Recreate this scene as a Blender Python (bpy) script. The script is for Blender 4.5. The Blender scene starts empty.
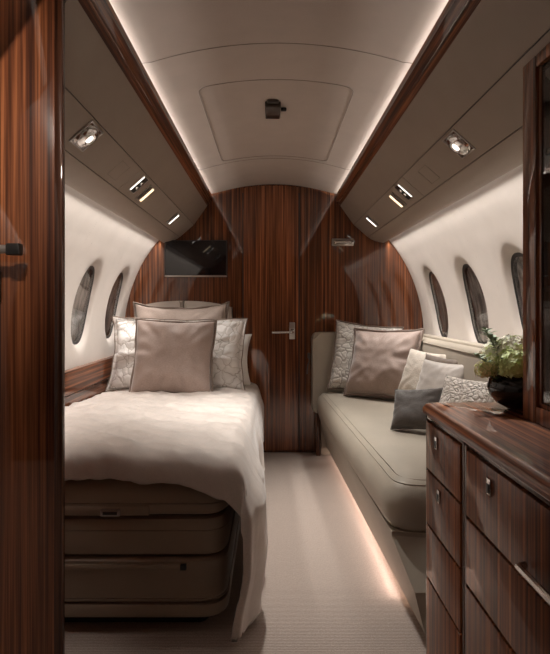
import bpy, bmesh, math, random
from mathutils import Vector, Matrix, noise
R = math.radians
sc = bpy.context.scene
COL = sc.collection
CX = 0.02            # cabin centre line (camera stands a little to the left of it)
YB = 3.64            # face of the rear bulkhead
CAMZ = 1.04

# ------------------------------------------------------------------ materials
def new_mat(name):
    m = bpy.data.materials.new(name); m.use_nodes = True
    nt = m.node_tree; nt.nodes.clear()
    out = nt.nodes.new('ShaderNodeOutputMaterial')
    p = nt.nodes.new('ShaderNodeBsdfPrincipled')
    nt.links.new(p.outputs[0], out.inputs[0])
    return m, nt, p
def coords(nt, scale, rot=(0, 0, 0)):
    tc = nt.nodes.new('ShaderNodeTexCoord'); mp = nt.nodes.new('ShaderNodeMapping')
    mp.inputs['Scale'].default_value = scale; mp.inputs['Rotation'].default_value = rot
    nt.links.new(tc.outputs['Object'], mp.inputs[0]); return mp.outputs[0]
def noise_n(nt, vec, scale, detail=3, rough=.5):
    n = nt.nodes.new('ShaderNodeTexNoise'); n.inputs['Scale'].default_value = scale
    n.inputs['Detail'].default_value = detail; n.inputs['Roughness'].default_value = rough
    nt.links.new(vec, n.inputs['Vector']); return n.outputs['Fac']
def ramp(nt, fac, stops):
    r = nt.nodes.new('ShaderNodeValToRGB'); e = r.color_ramp.elements
    while len(e) < len(stops): e.new(.5)
    for k, (p, c) in enumerate(stops):
        e[k].position = p; e[k].color = (*c, 1)
    nt.links.new(fac, r.inputs[0]); return r.outputs[0]
def bump(nt, p, h, strength, dist=.002):
    b = nt.nodes.new('ShaderNodeBump'); b.inputs['Strength'].default_value = strength
    b.inputs['Distance'].default_value = dist
    nt.links.new(h, b.inputs['Height']); nt.links.new(b.outputs[0], p.inputs['Normal'])
def mix(nt, a, b, fac, mode='MIX'):
    m = nt.nodes.new('ShaderNodeMix'); m.data_type = 'RGBA'; m.blend_type = mode
    if isinstance(fac, float): m.inputs[0].default_value = fac
    else: nt.links.new(fac, m.inputs[0])
    for s, v in ((6, a), (7, b)):
        if isinstance(v, tuple): m.inputs[s].default_value = (*v, 1)
        else: nt.links.new(v, m.inputs[s])
    return m.outputs[2]
def wood(name, axis, bright=1.0, coat=1.0, ior=1.45):
    m, nt, p = new_mat(name)
    s1 = {'Z': (1, 1, .012), 'Y': (1, .012, 1), 'X': (.012, 1, 1)}[axis]
    v = coords(nt, s1)
    a = noise_n(nt, v, 72, 3, .6); b = noise_n(nt, v, 230, 3, .6); c = noise_n(nt, v, 9, 2, .5)
    k = lambda r, g, bb: (r * bright, g * bright, bb * bright)
    ca = ramp(nt, a, [(.30, k(.040, .0105, .004)), (.45, k(.105, .032, .0115)), (.56, k(.20, .066, .024)), (.70, k(.36, .135, .053))])
    cb = ramp(nt, b, [(.32, (.35, .32, .30)), (.62, (1.15, 1.12, 1.1))])
    cc = ramp(nt, c, [(.3, (.62, .60, .58)), (.7, (1.15, 1.15, 1.15))])
    o = mix(nt, ca, cb, .85, 'MULTIPLY'); o = mix(nt, o, cc, .6, 'MULTIPLY')
    nt.links.new(o, p.inputs['Base Color'])
    p.inputs['Roughness'].default_value = .5
    p.inputs['Specular IOR Level'].default_value = .18
    p.inputs['Coat Weight'].default_value = coat; p.inputs['Coat Roughness'].default_value = .03
    p.inputs['Coat IOR'].default_value = ior
    return m
def plain(name, col, rough=.5, metal=0, bmp=0, bscale=200, spec=.5, coat=0, var=0):
    m, nt, p = new_mat(name)
    v = coords(nt, (1, 1, 1))
    n = noise_n(nt, v, bscale, 3, .6)
    if var or True:
        lo = tuple(c * (1 - max(var, .04)) for c in col); hi = tuple(c * (1 + max(var, .04)) for c in col)
        n2 = noise_n(nt, v, 7, 3, .55)
        nt.links.new(ramp(nt, n2, [(.3, lo), (.7, hi)]), p.inputs['Base Color'])
    p.inputs['Roughness'].default_value = rough; p.inputs['Metallic'].default_value = metal
    p.inputs['Specular IOR Level'].default_value = spec
    p.inputs['Coat Weight'].default_value = coat
    if bmp: bump(nt, p, n, bmp)
    return m
def fabric(name, col, sc_=320, sheen=.4, rough=.8, rib=True, bmp=.35, var=.12, sat=0):
    m, nt, p = new_mat(name)
    v = coords(nt, (.25, 1, 1) if rib else (1, 1, 1))
    n = noise_n(nt, v, sc_, 2, .6); n2 = noise_n(nt, coords(nt, (1, 1, 1)), 14, 3, .6)
    lo = tuple(c * (1 - var) for c in col); hi = tuple(min(1, c * (1 + var)) for c in col)
    c1 = ramp(nt, n, [(.32, lo), (.68, hi)])
    c2 = ramp(nt, n2, [(.3, (.93, .93, .93)), (.7, (1.05, 1.05, 1.05))])
    nt.links.new(mix(nt, c1, c2, 1.0, 'MULTIPLY'), p.inputs['Base Color'])
    p.inputs['Roughness'].default_value = rough
    p.inputs['Sheen Weight'].default_value = sheen; p.inputs['Sheen Roughness'].default_value = .4
    p.inputs['Specular IOR Level'].default_value = .3
    bump(nt, p, n, bmp, .0015)
    return m
def cracked(name, col, line, scale, width=.035, bmp=.8, rnd=1.0):
    m, nt, p = new_mat(name)
    vor = nt.nodes.new('ShaderNodeTexVoronoi'); vor.feature = 'DISTANCE_TO_EDGE'
    vor.inputs['Scale'].default_value = scale; vor.inputs['Randomness'].default_value = rnd
    cv = coords(nt, (1, .35, 1.1), (0, .5, .2))
    nz = nt.nodes.new('ShaderNodeTexNoise'); nz.inputs['Scale'].default_value = 7; nz.inputs['Detail'].default_value = 3; nt.links.new(cv, nz.inputs['Vector'])
    vm = nt.nodes.new('ShaderNodeVectorMath'); vm.operation = 'MULTIPLY_ADD'; vm.inputs[1].default_value = (.14, .14, .14)
    nt.links.new(nz.outputs['Color'], vm.inputs[0]); nt.links.new(cv, vm.inputs[2]); nt.links.new(vm.outputs[0], vor.inputs['Vector'])
    c = ramp(nt, vor.outputs['Distance'], [(0, line), (width, tuple((a + b) / 2 for a, b in zip(col, line))), (width * 1.9, col)])
    nt.links.new(c, p.inputs['Base Color'])
    p.inputs['Roughness'].default_value = .75; p.inputs['Sheen Weight'].default_value = .3
    bump(nt, p, ramp(nt, vor.outputs['Distance'], [(0, (0, 0, 0)), (.25, (1, 1, 1))]), bmp, .008)
    return m
def emis(name, col, s):
    m, nt, p = new_mat(name)
    p.inputs['Base Color'].default_value = (*col, 1)
    p.inputs['Emission Color'].default_value = (*col, 1); p.inputs['Emission Strength'].default_value = s
    return m

M = {}
M['wood'] = wood('striped_wood_vertical', 'Z', 1.05, 1.0, 1.62)
M['wood_door'] = wood('striped_wood_door', 'Z', 1.45, 1.0, 1.62)
M['wood_dark'] = wood('striped_wood_dark', 'Z', .5)
M['wood_front'] = wood('striped_wood_drawer', 'Z', 1.5, .35)
M['wood_y'] = wood('striped_wood_lengthwise', 'Y', 1.0)
M['wood_top'] = wood('striped_wood_counter', 'Y', 1.7, .8)
M['ceil'] = plain('ceiling_paint', (.45, .375, .325), .55, bmp=.05, bscale=500)
M['console'] = plain('console_paint', (.30, .24, .195), .45, bmp=.1, bscale=700, spec=.4)
M['wall'] = plain('sidewall_paint', (.585, .53, .485), .45, bmp=.08, bscale=350, spec=.4)
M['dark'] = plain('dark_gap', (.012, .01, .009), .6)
M['seam'] = plain('seam_line', (.23, .19, .16), .7)
M['leather'] = plain('taupe_leather', (.40, .35, .285), .42, bmp=.25, bscale=420, spec=.4)
M['leather_bed'] = plain('brown_leather', (.31, .235, .175), .45, bmp=.2, bscale=420, spec=.35)
M['head'] = plain('cream_leather', (.56, .49, .43), .38, bmp=.15, bscale=400)
M['duvet'] = fabric('satin_duvet', (.64, .565, .515), 500, .5, .55, False, .3, .10)
M['sheet'] = fabric('white_cotton', (.80, .77, .74), 500, .3, .7, False, .2, .04)
M['taupe'] = fabric('taupe_ribbed_fabric', (.36, .272, .235), 420, .5, .6, True, .5, .16)
M['beige'] = fabric('beige_fabric', (.38, .295, .25), 380, .5, .6, True, .4, .12)
M['pipe'] = fabric('brown_piping', (.21, .155, .125), 500, .3, .6, False, .3, .1)
M['satin'] = fabric('silver_satin', (.52, .47, .43), 500, .6, .42, False, .2, .05)
M['cream'] = fabric('cream_boucle', (.70, .63, .55), 190, .3, .9, False, 1.0, .12)
M['charcoal'] = fabric('charcoal_fabric', (.075, .062, .055), 420, .5, .6, True, .5, .2)
M['mocha'] = fabric('mocha_fabric', (.15, .115, .09), 420, .4, .6, True, .4, .15)
M['crack'] = cracked('cracked_line_fabric', (.76, .72, .69), (.38, .32, .27), 15, .018, .6)
M['crack2'] = cracked('cracked_line_fabric_fine', (.62, .58, .53), (.26, .22, .19), 22, .03, .5)
M['knit'] = cracked('knitted_cream', (.66, .60, .54), (.36, .30, .26), 46, .03, .9, .5)
M['chrome'] = plain('chrome', (.72, .70, .68), .16, 1)
M['steel'] = plain('brushed_steel', (.50, .46, .43), .30, 1)
M['black'] = plain('black_plastic', (.018, .016, .015), .35)
M['grey'] = plain('grey_plastic', (.085, .07, .06), .4)
M['screen'] = plain('tv_screen', (.006, .006, .008), .04, spec=.8, coat=0)
M['vase'] = plain('black_glaze', (.010, .009, .008), .12, spec=.35)
M['shade'] = plain('window_shade', (.20, .17, .15), .5, bmp=.1)
M['gasket'] = plain('window_gasket', (.02, .018, .017), .4)
M['petal'] = plain('petal_white', (.88, .88, .74), .6, var=.1)
M['petal_g'] = plain('petal_green', (.60, .68, .30), .6, var=.25)
M['petal_y'] = plain('petal_yellow', (.86, .82, .46), .6, var=.15)
M['leaf'] = plain('leaf_green', (.06, .13, .045), .5, var=.3)
M['leaf_p'] = plain('leaf_sage', (.28, .36, .22), .55, var=.25)
M['led'] = emis('led_white', (1, .93, .87), 3)
M['led_w'] = emis('led_warm', (1, .70, .50), 4)
M['lamp'] = emis('lamp_lens', (1, .93, .84), 2.0)
M['lamp_w'] = emis('lamp_lens_warm', (1, .78, .52), 1.6)
# window glass
m, nt, p = new_mat('window_glass')
p.inputs['Base Color'].default_value = (.9, .9, .9, 1); p.inputs['Roughness'].default_value = .02
p.inputs['Transmission Weight'].default_value = 1.0; p.inputs['IOR'].default_value = 1.35
M['glass'] = m
# pleated shade: vertical soft streaks
m, nt, p = new_mat('pleated_shade')
v = coords(nt, (1, 1, .02)); n = noise_n(nt, v, 38, 2, .5)
nt.links.new(ramp(nt, n, [(.35, (.10, .085, .075)), (.5, (.25, .215, .19)), (.66, (.40, .35, .31))]), p.inputs['Base Color'])
p.inputs['Roughness'].default_value = .6; M['pleat'] = m
# ribbed carpet
m, nt, p = new_mat('ribbed_carpet')
w = nt.nodes.new('ShaderNodeTexWave'); w.wave_type = 'BANDS'; w.bands_direction = 'Y'
w.inputs['Scale'].default_value = 44; w.inputs['Distortion'].default_value = 1.6; w.inputs['Detail'].default_value = 2
w.inputs['Detail Scale'].default_value = 3
v = coords(nt, (1, 1, 1)); nt.links.new(v, w.inputs['Vector'])
n = noise_n(nt, v, 260, 2, .7)
c1 = ramp(nt, w.outputs['Fac'], [(0, (.36, .29, .25)), (1, (.60, .50, .44))])
c2 = ramp(nt, n, [(.3, (.72, .72, .72)), (.7, (1.15, 1.15, 1.15))])
nt.links.new(mix(nt, c1, c2, 1.0, 'MULTIPLY'), p.inputs['Base Color'])
p.inputs['Roughness'].default_value = .95; p.inputs['Specular IOR Level'].default_value = .1
bump(nt, p, mix(nt, w.outputs['Color'], n, .5), .6, .004); M['carpet'] = m

# ------------------------------------------------------------------ object helpers
def obj(name, bm, mat, parent=None, smooth=40, loc=None, rot=None):
    me = bpy.data.meshes.new(name)
    bmesh.ops.recalc_face_normals(bm, faces=bm.faces)
    bm.to_mesh(me); bm.free()
    me.materials.append(M[mat])
    if smooth:
        for pl in me.polygons: pl.use_smooth = True
        me.set_sharp_from_angle(angle=R(smooth))
    o = bpy.data.objects.new(name, me); COL.objects.link(o)
    if loc is not None: o.location = loc
    if rot is not None: o.rotation_euler = rot
    if parent is not None: o.parent = parent
    return o
def thing(name, label, cat, loc=(0, 0, 0), rot=(0, 0, 0), group=None):
    o = bpy.data.objects.new(name, None); COL.objects.link(o)
    o.location = loc; o.rotation_euler = rot; o.empty_display_size = .05
    return tag(o, label, cat, group)
def tag(o, label, cat, group=None):
    o['label'] = label; o['category'] = cat
    if group: o['group'] = group
    return o
def struct(o, label=None):
    o['kind'] = 'structure'
    if label: o['label'] = label
    return o
def join(bm, tmp):
    me = bpy.data.meshes.new('t'); tmp.to_mesh(me); tmp.free(); bm.from_mesh(me); bpy.data.meshes.remove(me)
def rbox(bm, x0, x1, y0, y1, z0, z1, bev=0, seg=2, mat=None):
    t = bmesh.new(); bmesh.ops.create_cube(t, size=1)
    for v in t.verts:
        v.co = Vector(((x0 + x1) / 2 + v.co.x * (x1 - x0), (y0 + y1) / 2 + v.co.y * (y1 - y0), (z0 + z1) / 2 + v.co.z * (z1 - z0)))
    if bev: bmesh.ops.bevel(t, geom=t.edges[:] + t.verts[:], offset=bev, segments=seg, profile=.5, affect='EDGES')
    if mat is not None: bmesh.ops.transform(t, matrix=mat, verts=t.verts)
    join(bm, t); return bm
def B(*a, **k): return rbox(bmesh.new(), *a, **k)
def tube(bm, pts, r, n=8, closed=False):
    pts = [Vector(p) for p in pts]; N = len(pts); rings = []
    for i, p in enumerate(pts):
        a = pts[(i - 1) % N] if (closed or i > 0) else p
        b = pts[(i + 1) % N] if (closed or i < N - 1) else p
        d = (b - a).normalized() if (b - a).length > 1e-9 else Vector((0, 0, 1))
        ref = Vector((0, 0, 1)) if abs(d.z) < .9 else Vector((0, 1, 0))
        s = d.cross(ref).normalized(); u = s.cross(d).normalized()
        rr = r(i / max(1, N - 1)) if callable(r) else r
        rings.append([bm.verts.new(p + (s * math.cos(2 * math.pi * k / n) + u * math.sin(2 * math.pi * k / n)) * rr) for k in range(n)])
    for i in range(N if closed else N - 1):
        A, Bq = rings[i], rings[(i + 1) % N]
        off = 0
        if closed and i == N - 1:
            off = min(range(n), key=lambda o: (A[0].co - Bq[o].co).length)
        for k in range(n):
            try: bm.faces.new((A[k], A[(k + 1) % n], Bq[(k + 1 + off) % n], Bq[(k + off) % n]))
            except ValueError: pass
    if not closed: bm.faces.new(rings[0]); bm.faces.new(rings[-1])
    return bm
def extrude_y(bm, poly, y0, y1):
    """closed (x,z) outline swept along the cabin"""
    a = [bm.verts.new((x, y0, z)) for x, z in poly]; b = [bm.verts.new((x, y1, z)) for x, z in poly]
    n = len(poly)
    for i in range(n): bm.faces.new((a[i], a[(i + 1) % n], b[(i + 1) % n], b[i]))
    bm.faces.new(a); bm.faces.new(b); return bm
def slab(pts, t, side):
    """open (x,z) line (rel. to cabin centre, x>=0) thickened outwards/upwards; side mirrors it"""
    up = []
    for i, (x, z) in enumerate(pts):
        a = Vector(pts[max(0, i - 1)]); b = Vector(pts[min(len(pts) - 1, i + 1)])
        d = (b - a).normalized(); nn = Vector((-d.y, d.x))
        if nn.y < 0: nn = -nn
        up.append((x + nn.x * t, z + nn.y * t))
    return [(CX + side * x, z) for x, z in list(pts) + up[::-1]]
def inset_poly(c, d):
    n = len(c); out = []
    area = sum(c[i][0] * c[(i + 1) % n][1] - c[(i + 1) % n][0] * c[i][1] for i in range(n))
    sg = 1 if area > 0 else -1
    L = []
    for i in range(n):
        p = Vector(c[i]); q = Vector(c[(i + 1) % n]); e = (q - p).normalized()
        nn = Vector((-e.y, e.x)) * sg
        L.append((p + nn * d, e))
    for i in range(n):
        p1, e1 = L[i - 1]; p2, e2 = L[i]
        den = e1.x * e2.y - e1.y * e2.x
        t = ((p2.x - p1.x) * e2.y - (p2.y - p1.y) * e2.x) / den
        out.append(p1 + e1 * t)
    return out
def round_poly(c, r, seg=6):
    out = []; n = len(c)
    rs = r if isinstance(r, (list, tuple)) else [r] * n
    for i in range(n):
        p = Vector(c[i]); a = (Vector(c[i - 1]) - p); b = (Vector(c[(i + 1) % n]) - p)
        rr = max(.001, min(rs[i], a.length * .49, b.length * .49))
        p0 = p + a.normalized() * rr; p1 = p + b.normalized() * rr
        for k in range(seg + 1):
            t = k / seg
            out.append((1 - t) ** 2 * p0 + 2 * t * (1 - t) * p + t * t * p1)
    return out
def stack(corners, r, prof, seg=6, bm=None):
    """plan outline with rounded corners, lofted through (inset, z) levels"""
    bm = bm or bmesh.new(); rings = []
    rs = r if isinstance(r, (list, tuple)) else [r] * len(corners)
    for ins, z in prof:
        pts = round_poly(inset_poly(corners, ins), [max(.004, q - ins * .6) for q in rs], seg)
        rings.append([bm.verts.new((p.x, p.y, z)) for p in pts])
    n = len(rings[0])
    for A, Bq in zip(rings, rings[1:]):
        for k in range(n): bm.faces.new((A[k], A[(k + 1) % n], Bq[(k + 1) % n], Bq[k]))
    for rg_ in (rings[0], rings[-1]):
        c = Vector((0, 0, 0))
        for q in rg_: c += q.co
        cv = bm.verts.new(c / n)
        for k in range(n): bm.faces.new((rg_[k], rg_[(k + 1) % n], cv))
    return bm
def rect(x0, x1, y0, y1): return [(x0, y0), (x1, y0), (x1, y1), (x0, y1)]
def lathe(bm, prof, n=36, c=(0, 0, 0)):
    rings = []
    for r, z in prof:
        rings.append([bm.verts.new((c[0] + r * math.cos(2 * math.pi * k / n), c[1] + r * math.sin(2 * math.pi * k / n), c[2] + z)) for k in range(n)])
    for A, Bq in zip(rings, rings[1:]):
        for k in range(n): bm.faces.new((A[k], A[(k + 1) % n], Bq[(k + 1) % n], Bq[k]))
    bm.faces.new(rings[0]); bm.faces.new(rings[-1]); return bm
def sstep(a, b, x):
    t = max(0, min(1, (x - a) / (b - a))); return t * t * (3 - 2 * t)

# ------------------------------------------------------------------ setting
# floor
struct(obj('floor', B(-1.15, 1.2, -.75, YB + .05, -.03, 0), 'carpet', smooth=0), 'beige ribbed carpet of the aisle')

def wallx(z):
    if z < .8: return 1.08 - .03 * (.8 - z) / .8
    return 1.08 * (1 - ((z - .8) / 1.08) ** 2.1) ** (1 / 2.1)
def wall_n(z):
    d = .01; dx = (wallx(z + d) - wallx(z - d)) / (2 * d)
    v = Vector((1, -dx)); v.normalize(); return v      # outward (x,z)
WZ0, WZ1 = 0.0, 1.575
WC, HH, HW = 1.045, .212, .128
def build_wall(side, wins, y0, y1, name):
    bm = bmesh.new()
    def P(y, z, rec=0):
        n = wall_n(z); return (CX + side * (wallx(z) + n.x * rec), y, z + n.y * rec)
    NZ = 60
    zs = [WZ0 + (WZ1 - WZ0) * k / NZ for k in range(NZ + 1)]
    segs = []; cur = y0
    for w in sorted(wins):
        segs.append((cur, w - .225, None)); segs.append((w - .225, w + .225, w)); cur = w + .225
    segs.append((cur, y1, None))
    for a, b, w in segs:
        if b - a < 1e-4: continue
        zlo, zhi = (WC - .33, WC + .33)
        if w is None:
            zz = zs
            g = [[bm.verts.new(P(y, z)) for z in zz] for y in (a, b)]
            for k in range(len(zz) - 1): bm.faces.new((g[0][k], g[1][k], g[1][k + 1], g[0][k + 1]))
            continue
        for lo, hi in ((WZ0, zlo), (zhi, WZ1)):
            m = 14
            g = [[bm.verts.new(P(y, lo + (hi - lo) * k / m)) for k in range(m + 1)] for y in (a, b)]
            for k in range(m): bm.faces.new((g[0][k], g[1][k], g[1][k + 1], g[0][k + 1]))
        N = 96
        scl = [1.0, 1.015, 1.04, 1.07, 1.10, 1.14, 1.19, 1.25, 1.32]
        rec = [.026, .0235, .020, .0155, .011, .0065, .003, .001, 0]
        rings = []
        hy, hz = (b - a) / 2, (zhi - zlo) / 2
        for s, rr in zip(scl, rec):
            ring = []
            for k in range(N):
                t = 2 * math.pi * k / N; c, s_ = math.cos(t), math.sin(t)
                e = 2 / 2.25
                yy = HW * s * math.copysign(abs(c) ** e, c) + (s - 1) * .0; z2 = HH * s * math.copysign(abs(s_) ** e, s_)
                ring.append(bm.verts.new(P(w + yy, WC + z2, rr)))
            rings.append(ring)
        ring = []
        for k in range(N):
            t = 2 * math.pi * k / N; c, s_ = math.cos(t) , math.sin(t)
            q = max(abs(c), abs(s_)); ring.append(bm.verts.new(P(w + hy * c / q, WC + hz * s_ / q)))
        # intermediate ring for curvature
        mid = []
        for k in range(N):
            A = rings[-1][k].co; Bq = ring[k].co
            y = (A.y + Bq.y) / 2; z = (A.z + Bq.z) / 2; mid.append(bm.verts.new(P(y, z)))
        rings += [mid, ring]
        for A, Bq in zip(rings, rings[1:]):
            for k in range(N): bm.faces.new((A[k], A[(k + 1) % N], Bq[(k + 1) % N], Bq[k]))
    bmesh.ops.remove_doubles(bm, verts=bm.verts, dist=.0004)
    return struct(obj(name, bm, 'wall', smooth=60), 'curved off-white cabin sidewall')
LW = [2.27, 2.81, 3.36]; RW = [2.13, 2.69, 3.27]
build_wall(-1, LW, -.75, YB, 'wall_left'); build_wall(1, RW, -.75, YB, 'wall_right')
def ell(f, rec, w, side, N=64, dz=0):
    out = []
    for k in range(N):
        t = 2 * math.pi * k / N; c, s_ = math.cos(t), math.sin(t); e = 2 / 2.25
        y = w + HW * f * math.copysign(abs(c) ** e, c); z = WC + HH * f * math.copysign(abs(s_) ** e, s_) 
        n = wall_n(z); out.append(Vector((CX + side * (wallx(z) + n.x * rec), y, z + n.y * rec)))
    return out
def disc(bm, f, rec, w, side, N=64):
    # concentric rings so the pane follows the wall's curve
    rings = []
    for q in (1, .75, .5, .25): rings.append([bm.verts.new(p) for p in ell(f * q, rec, w, side, N)])
    for A, Bq in zip(rings, rings[1:]):
        for k in range(N): bm.faces.new((A[k], A[(k + 1) % N], Bq[(k + 1) % N], Bq[k]))
    bm.faces.new(rings[-1]); return bm
wn = 0
for side, ws in ((-1, LW), (1, RW)):
    for w in ws:
        wn += 1
        pane = bmesh.new(); disc(pane, .985, .0265, w, side); disc(pane, .985, .0295, w, side)
        vs = list(pane.verts); half = len(vs) // 2
        for k in range(64): pane.faces.new((vs[k], vs[(k + 1) % 64], vs[half + (k + 1) % 64], vs[half + k]))
        o = struct(obj('window_%d' % wn, pane, 'glass', smooth=60), 'oval cabin window with closed grey shade')
        g = bmesh.new()
        A = [g.verts.new(p) for p in ell(1.012, .024, w, side)]; Bq = [g.verts.new(p) for p in ell(.93, .0262, w, side)]; C = [g.verts.new(p) for p in ell(.93, .05, w, side)]; D = [g.verts.new(p) for p in ell(1.05, .05, w, side)]
        for P1, P2 in ((A, Bq), (Bq, C), (C, D)):
            for k in range(64): g.faces.new((P1[k], P1[(k + 1) % 64], P2[(k + 1) % 64], P2[k]))
        obj('window_frame', g, 'gasket', o, smooth=60)
        s = disc(bmesh.new(), 1.0, .046, w, side); obj('window_shade', s, 'pleat', o, smooth=60)

# ceiling vault
def ceilz(x): return 1.922 - .070 * (abs(x) / .44) ** 2.0 if abs(x) < .44 else 1.852 + .25 * (abs(x) - .44)
bm = bmesh.new(); xs = [-.60 + 1.2 * k / 40 for k in range(41)]
def strip(bm, ya, yb, dz=0):
    g = [[bm.verts.new((CX + x, y, ceilz(x) + dz)) for x in xs] for y in (ya, yb)]
    for k in range(40): bm.faces.new((g[0][k], g[0][k + 1], g[1][k + 1], g[1][k]))
strip(bm, -.75, YB)
strip(bm, -.75, YB, .012)
struct(obj('ceiling', bm, 'ceil', smooth=60), 'vaulted beige ceiling between the light coves')
# removable rounded panel outlined by a thin bead
pl = []
for x, y in [(p.x, p.y) for p in round_poly(rect(-.305, .305, 1.96, 2.95), .05, 5)]:
    pl.append((x, y))
dense = []
for i in range(len(pl)):
    a, b = Vector(pl[i]), Vector(pl[(i + 1) % len(pl)]); n = max(1, int((b - a).length / .03))
    for k in range(n): q = a.lerp(b, k / n); dense.append((CX + q.x, q.y, ceilz(q.x) - .0005))
struct(obj('trim_1', tube(bmesh.new(), dense, .0016, 6, True), 'seam', smooth=60), 'thin outline of ceiling access panel')

for nm, yy in (('trim_10', 1.69), ('trim_11', 3.0)):
    struct(obj(nm, tube(bmesh.new(), [(CX + x, yy, ceilz(x) - .0004) for x in xs if abs(x) < .53], .0014, 6), 'seam', smooth=60), 'thin seam across the ceiling vault')
# wood valances that hide the ceiling cove lights
for side, nm in ((-1, 'trim_2'), (1, 'trim_3')):
    pts = [(.437, 1.828), (.4405, 1.812), (.4405, 1.808), (.449, 1.798), (.459, 1.784), (.4615, 1.784), (.4665, 1.776), (.478, 1.770), (.56, 1.768), (.56, 1.776), (.458, 1.800), (.444, 1.832), (.439, 1.833)]
    struct(obj(nm, extrude_y(bmesh.new(), [(CX + side * x, z) for x, z in pts], -.75, YB), 'wood_y', smooth=25), 'glossy striped wood valance along the ceiling edge')

# bulkheads
struct(obj('wall_back', B(-1.15, 1.2, YB, YB + .03, 0, 2.0), 'wood', smooth=0), 'glossy striped wood rear bulkhead')
struct(obj('wall_front', B(-1.15, 1.2, -.78, -.75, 0, 2.0), 'wood_dark', smooth=0))
# rear door with lever
bm = bmesh.new()
extrude_y(bm, [(-.197, .012), (.197, .012)] + [(x, ceilz(x - CX) - .012) for x in [.197 - .394 * k / 10 for k in range(11)]], YB - .014, YB + .005)
bmesh.ops.bevel(bm, geom=[e for e in bm.edges], offset=.002, segments=1, affect='EDGES')
d2 = struct(obj('door_2', bm, 'wood_door', smooth=30), 'striped wood door in the rear bulkhead')
h = B(.132, .171, YB - .022, YB - .014, .810, .930, bev=.002)
hp = obj('door_handle', h, 'steel', d2)
bm = bmesh.new(); lever = [(.152, YB - .02, .862), (.152, YB - .048, .862), (.146, YB - .060, .862), (.13, YB - .064, .862), (.02, YB - .064, .860), (.008, YB - .063, .859)]
tube(bm, lever, .0095, 10); rbox(bm, .137, .166, YB - .030, YB - .02, .872, .886, bev=.002)
obj('lever', bm, 'chrome', hp)
for (x, w) in ((.226, .004), (-.212, .0035), (.212, .0035)):
    pass
bm = bmesh.new()
for x0, x1 in ((-.206, -.199), (.199, .206), (.318, .3205), (.246, .2485)): rbox(bm, x0, x1, YB - .002, YB + .002, 0, 1.86)
struct(obj('trim_4', bm, 'dark', smooth=0), 'dark shadow gaps beside the rear door')
bm = bmesh.new(); rbox(bm, .205, .318, YB - .022, YB, .0, .012)
rbox(bm, -.2, .205, YB - .02, YB, 0, .010)
struct(obj('trim_5', bm, 'wood_dark', smooth=0))
# small dark latch hook on bulkhead next to the sofa arm
t = thing('latch', 'small dark metal hook latch on bulkhead between door and sofa arm', 'latch', (.27, YB, .56))
bm = bmesh.new(); rbox(bm, -.006, .012, -.012, 0, .11, .15, bev=.002); obj('plate', bm, 'grey', t)
bm = tube(bmesh.new(), [(.006, -.012, .12), (.002, -.022, .09), (-.008, -.024, .06), (-.012, -.022, .02), (-.012, -.016, 0)], .0045, 8); obj('hook', bm, 'grey', t)

# near partition on the left: open cabin door with jamb
dl = struct(obj('door_1', B(-1.12, -.4905, 1.150, 1.163, .0, 1.765, bev=.002), 'wood_door', smooth=30), 'striped wood cabin door in the left foreground')
bm = bmesh.new(); tube(bm, [(-.70, 1.15, 1.165), (-.70, 1.11, 1.165), (-.69, 1.095, 1.165), (-.67, 1.09, 1.165)], .011, 10)
rbox(bm, -.68, -.540, 1.078, 1.092, 1.155, 1.173, bev=.003)
hp = obj('door_handle', bm, 'steel', dl)
obj('end_cap', B(-.565, -.536, 1.074, 1.096, 1.151, 1.176, bev=.003), 'black', hp)
obj('lock_plate', B(-.67, -.612, 1.141, 1.15, 1.05, 1.122, bev=.002), 'black', dl)
struct(obj('trim_6', B(-.4895, -.4705, 1.140, 1.158, 0, 1.765, bev=.003), 'wood_dark', smooth=30), 'dark glossy jamb of the left door')
# wood ledge under the left windows
bm = bmesh.new()
extrude_y(bm, [(-1.058, .715), (-1.035, .722), (-1.018, .716), (-1.012, .695), (-1.012, .60), (-1.02, .59), (-1.02, .30), (-1.058, .30)], 1.19, YB)
struct(obj('trim_7', bm, 'wood_y', smooth=25), 'striped wood ledge along the left sidewall beside the bed')

def area(name, loc, rot, sx, sy, power, col, spread=180, parent=None):
    l = bpy.data.lights.new(name, 'AREA'); l.shape = 'RECTANGLE'; l.size = sx; l.size_y = sy; l.energy = power; l.color = col
    l.spread = R(spread)
    o = bpy.data.objects.new(name, l); COL.objects.link(o); o.location = loc; o.rotation_euler = rot
    return o
def aim(o, d):
    o.rotation_euler = Vector(d).to_track_quat('-Z', 'Y').to_euler()
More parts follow.
